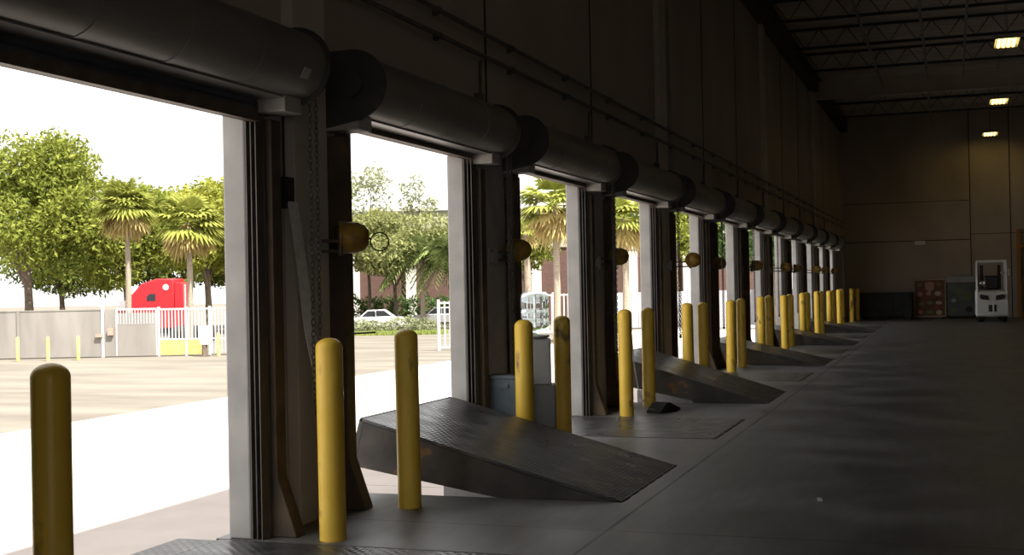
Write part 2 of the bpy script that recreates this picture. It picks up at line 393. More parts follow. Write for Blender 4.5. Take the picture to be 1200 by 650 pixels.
# ------------------------------------------------------------------ dock levelers (hinge at local origin, deck runs to -x)
def leveler(ang, k, state):
    r = thing('dock_leveler', '%s in the %s doorway from the camera' % (state, ORD[k]), 'dock leveler', (-2.235, YC(k)+.23, 0), 0, 'steel dock levelers')
    w = .925; Ld = 2.10; rot = (0, ang, 0)
    b = MB(); b.box(-Ld, 0, -w, w, -.022, .002); b.build('deck_plate', M['plateck'], r, rot=rot, smooth=False, bevel=.004)
    if ang > 0:
        for s in (-1, 1):
            b = MB(); y0, y1 = sorted((s*(w-.002), s*(w-.014)))
            b.prism([(-Ld+.01, -.024), (-.02, -.024), (-.35, -.20), (-Ld+.01, -.37)], y0, y1); b.build('side_skirt', M['skirt'], r, rot=rot, smooth=False)
        b = MB(); b.box(-Ld, -Ld+.02, -w, w, -.30, -.024)
        for yy in np.linspace(-w+.1, w-.1, 6): b.box(-Ld+.02, -.3, yy-.01, yy+.01, -.14, -.024)
        b.build('support_ribs', M['skirt'], r, rot=rot, smooth=False)
        b = MB(); b.box(-Ld-.035, -Ld-.01, -w+.03, w-.03, -.36, -.01); b.tube([(-Ld-.012, -w+.03, -.012), (-Ld-.012, w-.03, -.012)], .018, 8)
        b.build('lip_plate', M['plateck'], r, rot=rot, smooth=False)
        b = MB(); 
        t = math.tan(ang)
        b.tube([(-.7, 0, -.545), (-1.25, 0, .62*t*1.25-.06)], .045, 10); b.tube([(-.95, 0, -.33), (-1.35, 0, .98*t*1.35-.10)], .028, 10)
        b.build('lift_arm', M['black'], r)
    else:
        b = MB(); b.box(-Ld-.28, -Ld-.01, -w+.03, w-.03, -.020, .0); b.tube([(-Ld, -w+.03, -.01), (-Ld, w-.03, -.01)], .014, 8)
        b.build('lip_plate', M['plateck'], r, smooth=False)
        b = MB()
        for yy in np.linspace(-w+.1, w-.1, 6): b.box(-Ld+.02, -.1, yy-.01, yy+.01, -.14, -.024)
        b.build('support_ribs', M['skirt'], r, smooth=False)
    b = MB(); b.box(-.035, .0, -w, w, -.03, .004)
    for yy in np.linspace(-w+.12, w-.12, 7): b.tube([(0, yy-.08, -.002), (0, yy+.08, -.002)], .012, 8)
    b.build('hinge', M['skirt'], r)
    return r
angs = {2: .268, 4: .30, 6: .225, 8: .21, 10: .2}
for k in range(1, NK+1):
    if k in angs: leveler(angs[k], k, 'dark steel dock leveler raised as a ramp')
    else: leveler(0, k, 'flat steel dock leveler plate level with the floor')

# ------------------------------------------------------------------ roll-up doors
def hood_profile(R, cx, cz, n=28, back=.006):
    pts = []
    for i in range(n):
        a = 2*PI*i/n; pts.append((max(back, cx+R*math.cos(a)), cz+R*math.sin(a)))
    return pts
def rolling_door(k, low):
    r = thing('rolling_door', '%s' % ('roll-up steel door with its dark slats partly lowered, in the first doorway' if k == 1 else 'roll-up steel door rolled open into its hood over the %s doorway' % ORD[k]),
              'roll-up door', (XW, YC(k), 0), 0, 'roll-up dock doors')
    # hood
    b = MB(); cx, cz, R = .235, 2.965, .215
    b.prism(hood_profile(R, cx, cz), -1.44, 1.44)
    for yy in (-.72, 0, .72): b.prism(hood_profile(R+.004, cx, cz), yy-.02, yy+.02)
    b.box(.02, .26, -1.44, 1.44, cz-R-.012, cz-R+.01)
    b.build('hood', M['hood'], r, angle=25)
    for s in (-1, 1):
        prof = [(cx+.247*math.cos(a), cz+.247*math.sin(a)) for a in np.linspace(PI/2, -PI/2.6, 16)]
        prof = [(.003, cz+.247)] + prof + [(.30, 2.72), (.003, 2.67)]
        b = MB(); y0, y1 = sorted((s*1.44, s*1.462)); b.prism(prof, y0, y1)
        b.lathe([(.09, 0), (.09, .02), (.04, .025), (.04, .05)], 16, (cx, s*1.462 if s > 0 else s*1.462-.05, cz), 'y')
        o = b.build('end_plate', M['plate'], r, angle=25)
        b = MB(); y0, y1 = sorted((s*1.24, s*1.46)); b.box(.004, .27, y0, y1, 2.655, 2.755); q = b.build('bracket_foot', M['plate_tab'], o, smooth=False, bevel=.008)
    # curtain
    zb = 2.645 if low else 2.745
    b = MB(); prof = []; z = zb
    while z < 2.95:
        prof += [(.062, z), (.074, z+.02), (.074, z+.045), (.062, z+.065)]; z += .07
    prof += [(.05, 2.95), (.05, zb)]
    b.prism(prof, -1.245, 1.245); b.build('curtain', M['curtain'], r, smooth=False)
    b = MB(); b.box(.035, .048, -1.22, 1.22, zb-.05, zb+.02); b.box(.035, .105, -1.22, 1.22, zb-.05, zb-.042); b.box(.076, .09, -1.22, 1.22, zb-.04, zb+.02)
    b.build('bottom_bar', M['bar'], r, smooth=False)
    if not low:
        b = MB(); b.box(.004, .03, -1.21, 1.21, 2.70, 2.78); b.build('head_angle', M['bar'], r, smooth=False)
    for s in (-1, 1):
        b = MB()
        for (x0, x1, a, c) in [(.003, .012, 1.2, 1.30), (.012, .045, 1.26, 1.269), (.040, .046, 1.20, 1.265), (.074, .080, 1.20, 1.29), (.012, .09, 1.283, 1.292)]:
            y0, y1 = sorted((s*a, s*c)); b.box(x0, x1, y0, y1, .0, 2.72)
        b.build('guide_rail', M['rail'], r, smooth=False)
        b = MB(); y0, y1 = sorted((s*1.305, s*1.425))
        b.prism([(.003, .002), (.255, .002), (.25, .03), (.135, .36), (.13, .42), (.13, 2.62), (.003, 2.62)], y0, y1)
        b.build('guide_guard', M['guard'], r, smooth=False, bevel=.006)
    # hand chain: two strands of links
    b = MB()
    def link(c, flat):
        pts = []
        for i in range(8):
            a = 2*PI*i/8; u = .013*math.cos(a); w = .024*math.sin(a)
            pts.append((c[0]+(u if flat else 0), c[1]+(0 if flat else u), c[2]+w))
        b.tube(pts, .0042, 4, closed=True)
    zz = .80; i = 0
    while zz < 2.72:
        link((.375, 1.355, zz), i % 2); link((.375, 1.44, zz+.012), (i+1) % 2); zz += .036; i += 1
    for j in range(5):
        a = PI+PI*(j+.5)/5; link((.375, 1.3975+.0425*math.cos(a), .795+.035*math.sin(a)), j % 2)
    b.build('hoist_chain', M['chain'], r, angle=60)
    return r
d1 = rolling_door(1, True)
b = MB(); b.box(-.045, .045, 0, .004, -.035, .035)  # thin pale patch on the front of the first hood
hd_ = [c for c in kids(d1) if c.name.startswith('hood')][0]
tag(b.build('patch', M['strap'], hd_, loc=(.235+.2155*math.cos(-.45), 1.22, 2.965+.2155*math.sin(-.45)), rot=(-.45, 0, -PI/2), smooth=False), 'pale patch')
d2 = rolling_door(2, False)
for k in range(3, NK+1):
    o = copy_tree(d2); o.location = (XW, YC(k), 0)
    o['label'] = 'roll-up steel door rolled open into its hood over the %s doorway' % ORD[k]
# flat latch bar on the near guard of the second doorway
b = MB(); b.box(.13, .16, -1.42, -1.36, 1.215, 1.245); b.prism([(.13, -1.40), (.16, -1.40), (.24, -1.18), (.22, -1.15), (.13, -1.34)], 1.225, 1.237, 'z')
b.build('latch_arm', M['bar'], d2, smooth=False)

# ------------------------------------------------------------------ dock lights
def dock_light(k, pose):
    x0 = XW+.09 if k in (1, 4, 7, 10) else XW
    a1, a2, ah, sc = pose
    r = thing('dock_light', 'yellow swing-arm dock light with wire guard on the %s pier from the camera' % ORD[k], 'dock light', (x0, YC(k)+1.2+.66, 1.82), 0, 'swing-arm dock lights')
    b = MB(); b.box(.001, .014, -.05, .05, -.09, .09); b.box(.014, .06, -.03, .03, -.05, .05); b.lathe([(.022, -.075), (.022, .075)], 12, (.06, 0, 0)); b.build('wall_plate', M['plate_tab'], r, bevel=.003)
    l1 = .22*sc
    e = Vector((.06+l1*math.cos(a1), l1*math.sin(a1), .02))
    b = MB()
    for dz in (-.02, .05): b.tube([(.06, 0, dz), (e.x, e.y, dz)], .011, 8)
    b.lathe([(.02, -.05), (.02, .08)], 10, (e.x, e.y, 0)); b.build('arm', M['bar'], r)
    l2 = .14*sc
    h = Vector((e.x+l2*math.cos(a2), e.y+l2*math.sin(a2), .07))
    b = MB(); b.tube([(e.x, e.y, .03), (h.x, h.y, .03)], .011, 8); b.tube([(h.x, h.y, .03), (h.x, h.y, .07)], .014, 8); b.build('arm', M['bar'], r)
    b = MB(); b.lathe([(0, -.13), (.05, -.126), (.085, -.10), (.105, -.05), (.11, .05), (.115, .055), (.115, .075), (.10, .075), (.095, .055), (0, .05)], 20, axis='x')
    hd = b.build('lamp_head', M['lampyellow'], r, loc=(h.x, h.y, .075), rot=(0, 0, ah), angle=40)
    b = MB(); b.lathe([(0, .056), (.078, .056), (.076, .062), (0, .07)], 20, axis='x'); b.build('lens', M['lens'], hd)
    b = MB()
    ring = lambda rr, x: [(x, rr*math.cos(a), rr*math.sin(a)) for a in np.linspace(0, 2*PI, 25)[:-1]]
    b.tube(ring(.088, .105), .0045, 5, True); b.tube(ring(.04, .125), .0035, 5, True)
    for i in range(3):
        a = PI*i/3; c, s_ = math.cos(a), math.sin(a)
        b.tube([(.07, .092*c, .092*s_), (.105, .088*c, .088*s_), (.128, 0, 0), (.105, -.088*c, -.088*s_), (.07, -.092*c, -.092*s_)], .0035, 5)
    b.build('wire_guard', M['black'], hd)
    if k == 1:
        b = MB(); cx_, cy_ = .20*.9, .20*.44
        b.tube([(cx_+.062*math.cos(a)*.9, cy_+.062*math.cos(a)*.44, -.03+.062*math.sin(a)) for a in np.linspace(0, 2*PI, 25)[:-1]], .005, 6, True)
        b.tube([(.05, .025, 0), (.125, .055, -.01)], .008, 6)
        b.build('pull_ring', M['black'], hd, rot=(0, 0, -ah))
    return r
poses = {1: (.95, 1.35, PI+.5, .75), 2: (1.1, 1.4, 2.6, .95), 3: (1.0, 1.3, 2.9, 1.0), 4: (.35, -1.1, 2.0, 1.35), 5: (.9, 1.4, 2.7, .8), 6: (.9, 1.1, 3.0, 1.2),
         7: (.5, 1.2, 2.6, 1.3), 8: (.8, 1.3, 3.3, 1.1), 9: (.4, -.6, 2.2, 1.3), 10: (.9, 1.3, 2.8, 1.1), 11: (.7, 1.2, 2.5, 1.2)}
for k in poses: dock_light(k, poses[k])

# ------------------------------------------------------------------ conduits on the dock wall
for z, lab in ((3.87, 'upper of two dark conduits running along the dock wall'), (3.66, 'lower of two dark conduits running along the dock wall')):
    b = MB(); b.tube([(XW+.055, -8.9, z), (XW+.055, 52.3, z)], .022, 8)
    for yy in np.arange(-7, 52, 1.86): b.box(XW+.001, XW+.035, yy-.02, yy+.02, z-.04, z+.04); b.tube([(XW+.055, yy-.015, z), (XW+.055, yy+.015, z)], .03, 8)
    # pass in front of the columns with a saddle
    o = b.build('conduit_pipe', M['pipe']); o.location = (.075, 0, 0)
    for v in o.data.vertices: pass
    tag(o, lab, 'conduit', 'conduits along the dock wall')
for k in range(2, 12):
    yd = YC(k)+1.56
    b = MB(); b.tube([(XW+.05, yd, 3.17), (XW+.05, yd, 3.60), (XW+.06, yd, 3.645)], .016, 7); b.box(XW+.001, XW+.07, yd-.05, yd+.05, 3.22, 3.34)
    tag(b.build('conduit_drop', M['pipe']), 'short dark conduit dropping to the far end of the %s door hood' % ORD[k], 'conduit', 'conduit drops above the door hoods')
for i, (dy, r, lab) in enumerate([(-.06, .035, 'pale vertical pipe on the dock wall, left of a close pair'), (.10, .025, 'thinner pale vertical pipe on the dock wall, right of a close pair')]):
    yy = YC(4)+1.67+.60+dy*1.6
    b = MB(); b.tube([(XW+.06, yy, 3.2), (XW+.06, yy, CEIL-.7)], r, 8)
    for zz in np.arange(3.5, 7.4, .9): b.box(XW+.001, XW+.05, yy-.05, yy+.05, zz-.02, zz+.02)
    tag(b.build('wall_pipe', M['sprinkler']), lab, 'pipe', 'vertical wall pipes')

# ------------------------------------------------------------------ strap and switch box on the first pier
t = thing('pull_strap', 'worn pale strap hanging aslant from a black box on the first pier', 'strap', (XW+.0, 7.24, 2.18), 0)
b = MB(); b.box(.002, .09, -.055, .055, -.10, .10); b.tube([(.045, 0, .10), (.045, 0, .52)], .008, 6); b.build('switch_box', M['black'], t, bevel=.006)
b = MB(); pts = [(.10, .0, -.06), (.16, -.01, -.45), (.22, -.02, -.9), (.30, -.03, -1.25), (.34, -.035, -1.45)]
vs = []
for p in pts: vs += [(p[0]-.018, p[1]-.036, p[2]), (p[0]+.018, p[1]+.036, p[2]), (p[0]+.024, p[1]+.033, p[2]), (p[0]-.012, p[1]-.039, p[2])]
fs = [(0, 1, 2, 3), tuple(16+i for i in (3, 2, 1, 0))]
for i in range(4):
    for j in range(4): fs.append((i*4+j, i*4+(j+1) % 4, i*4+4+(j+1) % 4, i*4+4+j))
b.add(vs, fs); b.build('strap', M['strap'], t)

# ------------------------------------------------------------------ water cooler and bin by the second pier
t = thing('water_cooler', 'white water cooler with a clear upturned jug between two bollards', 'water cooler', (-3.72, 11.25, 0), 1.9)
b = MB(); b.box(-.185, .185, -.185, .185, .0, .62); b.build('cabinet', M['grey_plastic'], t, bevel=.02)
b = MB(); b.prism([(-.15, .62), (.14, .62), (.14, .66), (.06, .70), (.06, .86), (.15, .90), (.15, 1.05), (-.15, 1.05)], -.145, .145); b.build('dispenser_head', M['white_plastic'], t, smooth=False, bevel=.015)
b = MB(); b.box(.06, .14, -.10, .10, .655, .672); b.build('drip_tray', M['black'], t)
for dy in (-.05, .05):
    b = MB(); b.lathe([(.014, 0), (.014, .05)], 10, (.06, dy, .86), 'x'); b.box(.10, .12, dy-.012, dy+.012, .82, .88); b.build('tap', M['black'], t)
b = MB(); b.lathe([(.11, 1.05), (.135, 1.065), (.135, 1.08), (.06, 1.085)], 20); b.build('collar', M['white_plastic'], t)
b = MB(); b.lathe([(.028, 1.06), (.03, 1.09), (.07, 1.115), (.118, 1.14), (.134, 1.17), (.136, 1.22), (.128, 1.235), (.136, 1.25), (.136, 1.31), (.128, 1.325), (.136, 1.34), (.136, 1.43), (.128, 1.47), (.105, 1.49), (.06, 1.485), (0, 1.475)], 28)
b.build('water_jug', M['jug'], t, angle=60)
t = thing('waste_bin', 'slate blue plastic bin standing left of the water cooler', 'bin', (-3.88, 10.885, 0), 0)
b = MB()
def ringrect(w, d, z): return [(-w, -d, z), (w, -d, z), (w, d, z), (-w, d, z)]
rings = [ringrect(.13, .085, .003), ringrect(.155, .10, .70), ringrect(.17, .112, .70), ringrect(.17, .112, .735), ringrect(.145, .088, .735), ringrect(.12, .07, .05)]
vs = sum(rings, []); fs = [(3, 2, 1, 0), (20, 21, 22, 23)]
for i in range(5):
    for j in range(4): fs.append((i*4+j, i*4+(j+1) % 4, i*4+4+(j+1) % 4, i*4+4+j))
b.add(vs, fs); b.build('tub', M['bin'], t, smooth=False, bevel=.008)
for q in (-1, 1):
    b = MB(); y0, y1 = sorted((q*.116, q*.098)); b.box(-.05, .05, y0, y1, .62, .66); b.build('handle', M['bin'], t)

# wheel chock with rope by the third pier, scrap on the floor
t = thing('wheel_chock', 'black rubber wheel chock with a rope lying by the third pier', 'wheel chock', (-3.33, 14.98, 0), 1.30)
b = MB(); b.prism([(-.26, 0), (.26, 0), (.24, .03), (-.02, .115), (-.10, .11), (-.25, .02)], -.10, .10); b.build('wedge', M['rubber'], t, smooth=False, bevel=.008)
b = MB(); b.tube([(-.22, 0, .04), (-.28, .05, .05), (-.30, .16, .20), (-.27, .24, .55), (-.25, .28, .95)], .007, 6); b.build('rope', M['strap'], t)
b = MB(); pts = [(-.04, -.014, .004), (.0, -.02, .02), (.04, -.008, .006), (.036, .018, .003), (.0, .012, .024), (-.036, .02, .006)]
b.add(pts + [(p[0], p[1], p[2]+.002) for p in pts], [(0, 1, 4, 5), (1, 2, 3, 4), (6, 11, 10, 7), (7, 10, 9, 8)] + [(i, (i+1) % 6, (i+1) % 6+6, i+6) for i in range(6)])
tag(b.build('paper_scrap', M['paper'], loc=(-.905, 8.98, 0), rot=(0, 0, 1.9), smooth=False), 'crumpled white paper scrap lying on the open floor', 'litter')

# ------------------------------------------------------------------ far end of the hall
def forklift():
    r = thing('forklift', 'white counterbalance forklift parked facing away at the far end', 'forklift', (1.34, 47.3, 0), 0)
    b = MB()
    # counterweight + hood, profile in yz, rear faces -y
    b.prism([(0.0, .22), (.02, .30), (.0, .62), (.05, .98), (.16, 1.10), (.55, 1.13), (1.35, 1.13), (1.40, .55), (1.75, .50), (1.78, .20), (1.35, .20), (1.2, .42), (.85, .42), (.7, .18), (.1, .18)], -.555, .555, 'x')
    b.build('body', M['forklift'], r, smooth=True, bevel=.06, angle=30)
    for s in (-1, 1):
        b = MB(); b.prism([(s*.11, .76), (s*.38, .80), (s*.42, .90), (s*.38, .97), (s*.13, .93)], -.012, .09, 'y'); b.build('tail_lamp', M['forkdark'], r, smooth=False)
    b = MB(); b.box(-.13, .13, -.012, .08, .36, .60); b.build('tow_recess', M['forkdark'], r)
    b = MB(); b.tube([(.03, -.04, .35), (.03, -.04, .62)], .03, 10); b.build('tow_pin', M['forklift'], r)
    for s in (-1, 1):
        b = MB(); b.lathe([(.10, -.09), (.22, -.09), (.25, -.06), (.25, .06), (.22, .09), (.10, .09), (.10, -.09)], 24, (s*.40, .42, .25), 'x'); b.build('rear_wheel', M['rubber'], r)
        b = MB(); b.lathe([(.12, -.11), (.28, -.11), (.31, -.08), (.31, .08), (.28, .11), (.12, .11), (.12, -.11)], 24, (s*.42, 1.62, .31), 'x'); b.build('front_wheel', M['rubber'], r)
        b = MB(); b.tube([(s*.48, .14, 1.05), (s*.49, .18, 1.9), (s*.47, .26, 2.13)], .036, 8); b.build('guard_post', M['forklift'], r)
        b = MB(); b.tube([(s*.48, 1.62, .5), (s*.48, 1.45, 1.2), (s*.47, 1.30, 2.13)], .036, 8); b.build('guard_post', M['forklift'], r)
        b = MB(); b.box(s*.30-.06, s*.30+.06, 1.86, 1.98, .05, 2.02); b.build('mast_rail', M['forkdark'], r, bevel=.01)
        b = MB(); b.prism([(1.98, .06), (3.05, .05), (3.05, .07), (2.05, .12), (2.05, .6), (1.98, .6)], s*.28-.06, s*.28+.06, 'x'); b.build('fork', M['forkdark'], r, smooth=False)
    b = MB(); b.box(-.50, .50, .22, 1.34, 2.12, 2.16)
    b2 = MB(); b2.tube([(-.47, .25, 2.14), (.47, .25, 2.14), (.47, 1.31, 2.14), (-.47, 1.31, 2.14)], .04, 8, True)
    for x in np.linspace(-.36, .36, 6): b2.box(x-.018, x+.018, .25, 1.31, 2.125, 2.155)
    b2.build('roof_guard', M['forklift'], r)
    b = MB(); b.box(-.25, .25, .62, 1.05, 1.13, 1.24); b.build('seat', M['forkdark'], r, bevel=.03)
    b = MB(); b.box(-.23, .23, .52, .64, 1.15, 1.62); b.build('backrest', M['forkdark'], r, bevel=.04)
    b = MB(); b.tube([(.17*math.cos(a), 1.34+.08*math.sin(a), 1.42+.15*math.sin(a)) for a in np.linspace(0, 2*PI, 19)[:-1]], .016, 6, True); b.tube([(0, 1.34, 1.42), (0, 1.52, 1.0)], .03, 8); b.build('steering_wheel', M['forkdark'], r)
    for x, z in ((-.31, 1.37), (.37, 1.74)):
        b = MB(); b.lathe([(0, -.02), (.07, -.015), (.085, .0), (.085, .05), (.05, .08), (0, .085)], 16, (x, .20, z), 'y'); b.tube([(x, .26, z), (math.copysign(.48, x), .26, z)], .012, 6); b.build('work_lamp', M['chrome'], r)
    b = MB(); b.box(.53, .60, .20, .24, 1.62, 1.86); b.tube([(.49, .22, 1.74), (.54, .22, 1.74)], .012, 6); b.build('mirror', M['forklift'], r)
    return r
forklift()

t = thing('display_cabinet', 'reddish brown cabinet with pale picture shapes against the far wall', 'cabinet', (-.82, 51.9, 0), 0)
b = MB(); b.box(-.58, .58, -.02, .56, .06, 1.50); b.build('body', M['crate_brown'], t, bevel=.01)
b = MB(); b.box(-.60, .60, -.05, .58, 1.50, 1.56); b.box(-.60, -.555, -.05, .0, .06, 1.5); b.box(.555, .60, -.05, .0, .06, 1.5); b.box(-.6, .6, -.05, .0, .06, .12); b.build('frame', M['crate_edge'], t, bevel=.006)
b = MB()
for x in (-.5, .5):
    for y in (.04, .48): b.box(x-.05, x+.05, y-.04, y+.04, 0, .06)
b.build('feet', M['black'], t)
def disc(cx, cz, rx, rz, m, nm, par, n=12, y=-.02):
    b = MB(); b.prism([(cx+rx*math.cos(2*PI*i/n)*(1+.12*math.sin(3*i)), cz+rz*math.sin(2*PI*i/n)) for i in range(n)], y-.008, y+.001); b.build(nm, m, par, smooth=False)
b = MB(); b.prism([(-.18, 1.40), (0, 1.46), (.18, 1.40), (.15, 1.16), (0, 1.02), (-.15, 1.16)], -.03, -.019); b.build('shield_picture', M['pic_pink'], t, smooth=False)
for (x, z, rx, rz, m) in [(.30, .98, .12, .09, 'pic_pale'), (-.05, .98, .09, .08, 'pic_pink'), (-.37, .96, .1, .1, 'pic_pink'), (.33, .62, .12, .07, 'pic_pale'), (0, .62, .13, .07, 'pic_green'), (-.33, .58, .1, .09, 'pic_green'), (.33, .24, .11, .10, 'pic_pale'), (-.02, .26, .14, .08, 'pic_green'), (-.36, .26, .09, .08, 'pic_pink'), (.34, 1.34, .08, .07, 'pic_green'), (-.38, 1.33, .08, .07, 'pic_green')]:
    disc(x, z, rx, rz, M[m], 'picture', t)
t = thing('display_cabinet', 'grey-green cabinet with a pale header strip against the far wall', 'cabinet', (.36, 51.9, 0), 0)
b = MB(); b.box(-.55, .55, -.02, .56, .06, 1.40); b.build('body', M['crate_green'], t, bevel=.01)
b = MB(); b.box(-.57, .57, -.05, .58, 1.40, 1.64); b.build('header', M['crate_head'], t, bevel=.01)
b = MB(); b.box(-.57, -.53, -.04, .0, .06, 1.4); b.box(.53, .57, -.04, .0, .06, 1.4); b.box(-.57, .57, -.04, 0, .06, .11); b.build('frame', M['black'], t, bevel=.004)
b = MB()
for x in (-.48, .48):
    for y in (.04, .48): b.box(x-.05, x+.05, y-.04, y+.04, 0, .06)
b.build('feet', M['black'], t)
for (x, z, rx, rz, m) in [(-.1, 1.05, .16, .15, 'pic_green'), (-.3, .70, .09, .08, 'crate_head'), (.25, .35, .14, .12, 'black'), (.22, .85, .13, .16, 'pic_green'), (-.28, .32, .1, .08, 'pic_green')]:
    disc(x, z, rx, rz, M[m], 'picture', t)

t = thing('storage_crate', 'low black ribbed storage crate at the foot of the far wall', 'crate', (-2.48, 51.8, 0), 0)
b = MB(); b.box(-1.0, 1.0, -.5, .5, .12, 1.02); b.build('tub', M['dark_crate'], t, bevel=.015)
b = MB()
for x in np.linspace(-.9, .9, 7): b.box(x-.03, x+.03, -.53, -.495, .12, 1.0)
b.box(-1.03, 1.03, -.54, .53, .97, 1.05); b.build('rim_and_ribs', M['dark_crate'], t, bevel=.006)
for x in (-.85, 0, .85):
    b = MB(); b.box(x-.08, x+.08, -.5, .5, 0, .12); b.build('skid', M['dark_crate'], t)

t = thing('pallet_rack', 'orange pallet rack standing in the far right corner', 'rack', (2.45, 51.6, 0), 0)
for x in (0, 2.7):
    for y in (0, .85):
        b = MB(); b.box(x-.045, x+.045, y-.035, y+.035, 0, 3.4); b.box(x-.07, x+.07, y-.06, y+.06, 0, .012); b.build('upright', M['rack'], t)
    b = MB()
    for i in range(5): b.tube([(x, .03 if i % 2 else .82, .3+i*.6), (x, .82 if i % 2 else .03, .9+i*.6)], .018, 6)
    b.build('brace', M['rack'], t)
for z in (1.35, 2.75):
    for y in (-.03, .88):
        b = MB(); b.box(.045, 2.655, y-.025, y+.025, z-.06, z+.06); b.build('beam', M['rack'], t)
    b = MB()
    for i in range(8): b.box(.15+i*.33, .33+i*.33, 0, .85, z+.062, z+.082)
    b.build('shelf_boards', M['crate_edge'], t)
def carton(x, y, z, w, d, h, lab):
    t = thing('carton', lab, 'box', (x, y, z), 0)
    b = MB(); b.box(-w, w, -d, d, .001, h); b.build('carton_body', M['card'], t, bevel=.006)
    b = MB(); b.box(-.03, .03, -d-.001, d+.001, h, h+.002); b.box(-.03, .03, -d-.002, -d, h-.12, h); b.build('tape', M['crate_edge'], t)
carton(3.1, 52.0, 1.432, .42, .35, .75, 'brown carton on the middle shelf of the orange rack')
carton(3.2, 52.0, 0, .5, .38, .95, 'brown carton on the floor under the orange rack')

t = thing('wall_light', 'small pale light fixture on the far wall', 'wall light', (-1.16, YEND, 3.0), 0)
b = MB(); b.box(-.2, .2, -.06, -.001, -.08, .08); b.build('housing', M['paper'], t, bevel=.01)
b = MB(); b.prism([(-.062, -.05), (-.11, -.04), (-.11, .03), (-.062, .05)], -.18, .18, 'x'); b.build('diffuser', M['paper'], t)

for x, y, lab in ((1.33, 31.4, 'glowing yellow high-bay light nearest the camera'), (1.5, 41.7, 'glowing yellow high-bay light just past the girder'), (1.5, 51.0, 'glowing yellow high-bay light nearest the far wall')):
    t = thing('high_bay_light', lab, 'ceiling light', (x, y, 7.0), 0, 'high-bay ceiling lights')
    b = MB(); b.prism([(-.28, .0), (-.24, .10), (.24, .10), (.28, .0), (.265, .0), (.225, .08), (-.225, .08), (-.265, .0)], -.62, .62); b.box(-.28, .28, -.63, -.615, 0, .1); b.box(-.28, .28, .615, .63, 0, .1); b.build('housing', M['lightcase'], t, smooth=False)
    for i in range(4):
        b = MB(); xx = -.165+i*.11; b.tube([(xx, -.6, .035), (xx, .6, .035)], .04, 10); b.build('lamp_tube', M['glow'], t)
    for yy in (-.45, .45):
        b = MB(); b.tube([(0, yy, .10), (0, yy, 1.19)], .006, 5); b.build('hanger', M['black'], t)

# ------------------------------------------------------------------ outdoors (yard frame: u to the right, v away, measured on the yard)
RZ = math.atan2(.3305, .9436)
ZG = -1.2
def yd(u, v, z=ZG): return (u*math.cos(RZ) - v*math.sin(RZ), u*math.sin(RZ) + v*math.cos(RZ), z)
b = MB(); b.box(-260, XO-.0, -120, 300, -1.6, -1.21); b.box(XO, 120, -120, -9.0, -1.6, -1.21)
struct(b.build('ground', M['asphalt'], smooth=False), 'sunlit tan asphalt truck yard', 'ground')
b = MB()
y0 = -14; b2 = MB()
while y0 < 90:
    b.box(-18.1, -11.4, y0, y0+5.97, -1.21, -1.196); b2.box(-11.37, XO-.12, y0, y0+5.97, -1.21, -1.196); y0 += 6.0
struct(b2.build('ground_strip', M['strip'], smooth=False), 'pinkish concrete strip at the foot of the dock with shade painted in', 'ground')
struct(b.build('ground_apron', M['apron'], smooth=False), 'pale concrete apron along the dock', 'ground')

def box_part(par, name, m, u0, u1, v0, v1, z0, z1, bevel=0):
    b = MB(); b.box(u0, u1, v0, v1, z0, z1); return b.build(name, m, par, smooth=False, bevel=bevel)
# solid grey fence
t = thing('panel_fence', 'solid grey panel fence across the yard left of the gate', 'fence', yd(-25, 56), RZ)
for i, (a, c) in enumerate([(-8, -3.9), (-3.85, .1), (.15, 2.95), (3.0, 6.65)]):
    b = MB(); b.box(a, c, -.03, .03, .06, 2.12)
    b.box(a, c, -.05, .05, 2.10, 2.15)
    b.build('panel', M['fence'], t, smooth=False)
for a in (-3.88, .12, 2.98): box_part(t, 'fence_post', M['fence'], a-.06, a+.06, -.09, .03, 0, 2.13)
t = thing('yard_gate', 'sliding gate with a grey lower sheet and pale pickets', 'gate', yd(-18.28, 56), RZ)
box_part(t, 'gate_post', M['fence_white'], -.05, .07, -.08, .06, 0, 2.28)
b = MB(); b.box(-.28, .02, -.16, -.06, .9, 1.04); b.box(.25, .5, -.16, -.05, .98, 1.30); b.build('lock_box', mat('pink_lock', (.42, .28, .22), rough=.6), t, smooth=False)
b = MB(); b.box(.1, .62, -.02, .02, .06, 2.12); b.box(.62, 2.38, -.02, .02, .06, 1.95); b.build('sheet', M['fence'], t, smooth=False)
b = MB()
for i in range(14): b.box(.66+i*.13, .70+i*.13, -.035, -.02, 1.45, 2.12)
b.box(.6, 2.42, -.04, .02, 2.08, 2.16); b.box(.59, .65, -.04, .02, .06, 2.16); b.box(2.37, 2.43, -.04, .02, .06, 2.16); b.build('picket_frame', M['fence_white'], t, smooth=False)
t = thing('picket_fence', 'pale picket fence with a yellow base panel right of the gate', 'fence', yd(-15.85, 56), RZ)
b = MB()
for i in range(25): b.box(.05+i*.148, .10+i*.148, -.03, .03, .10, 2.12)
b.box(.02, 3.7, -.035, .035, 2.05, 2.13); b.box(.02, 3.7, -.035, .035, .72, .78); b.build('pickets', M['fence_white'], t, smooth=False)
b = MB(); b.box(.05, 2.2, -.05, -.034, .05, .72); b.build('base_panel', M['panel_yellow'], t, smooth=False)
for a in (.08, 1.3, 2.35, 3.6): box_part(t, 'fence_post', M['fence_white'], a-.05, a+.05, -.07, .05, 0, 2.2)
t = thing('utility_pedestal', 'grey utility box on a dark stump in front of the picket fence', 'utility box', yd(-13.55, 55.2), RZ)
b = MB(); b.lathe([(.14, 0), (.12, .5)], 12); b.box(-.22, .22, -.12, .12, 0, .06); b.build('stump', M['bark'], t)
b = MB(); b.box(-.2, .2, -.13, .13, .5, 1.35); b.build('box', M['fence_white'], t, bevel=.02)
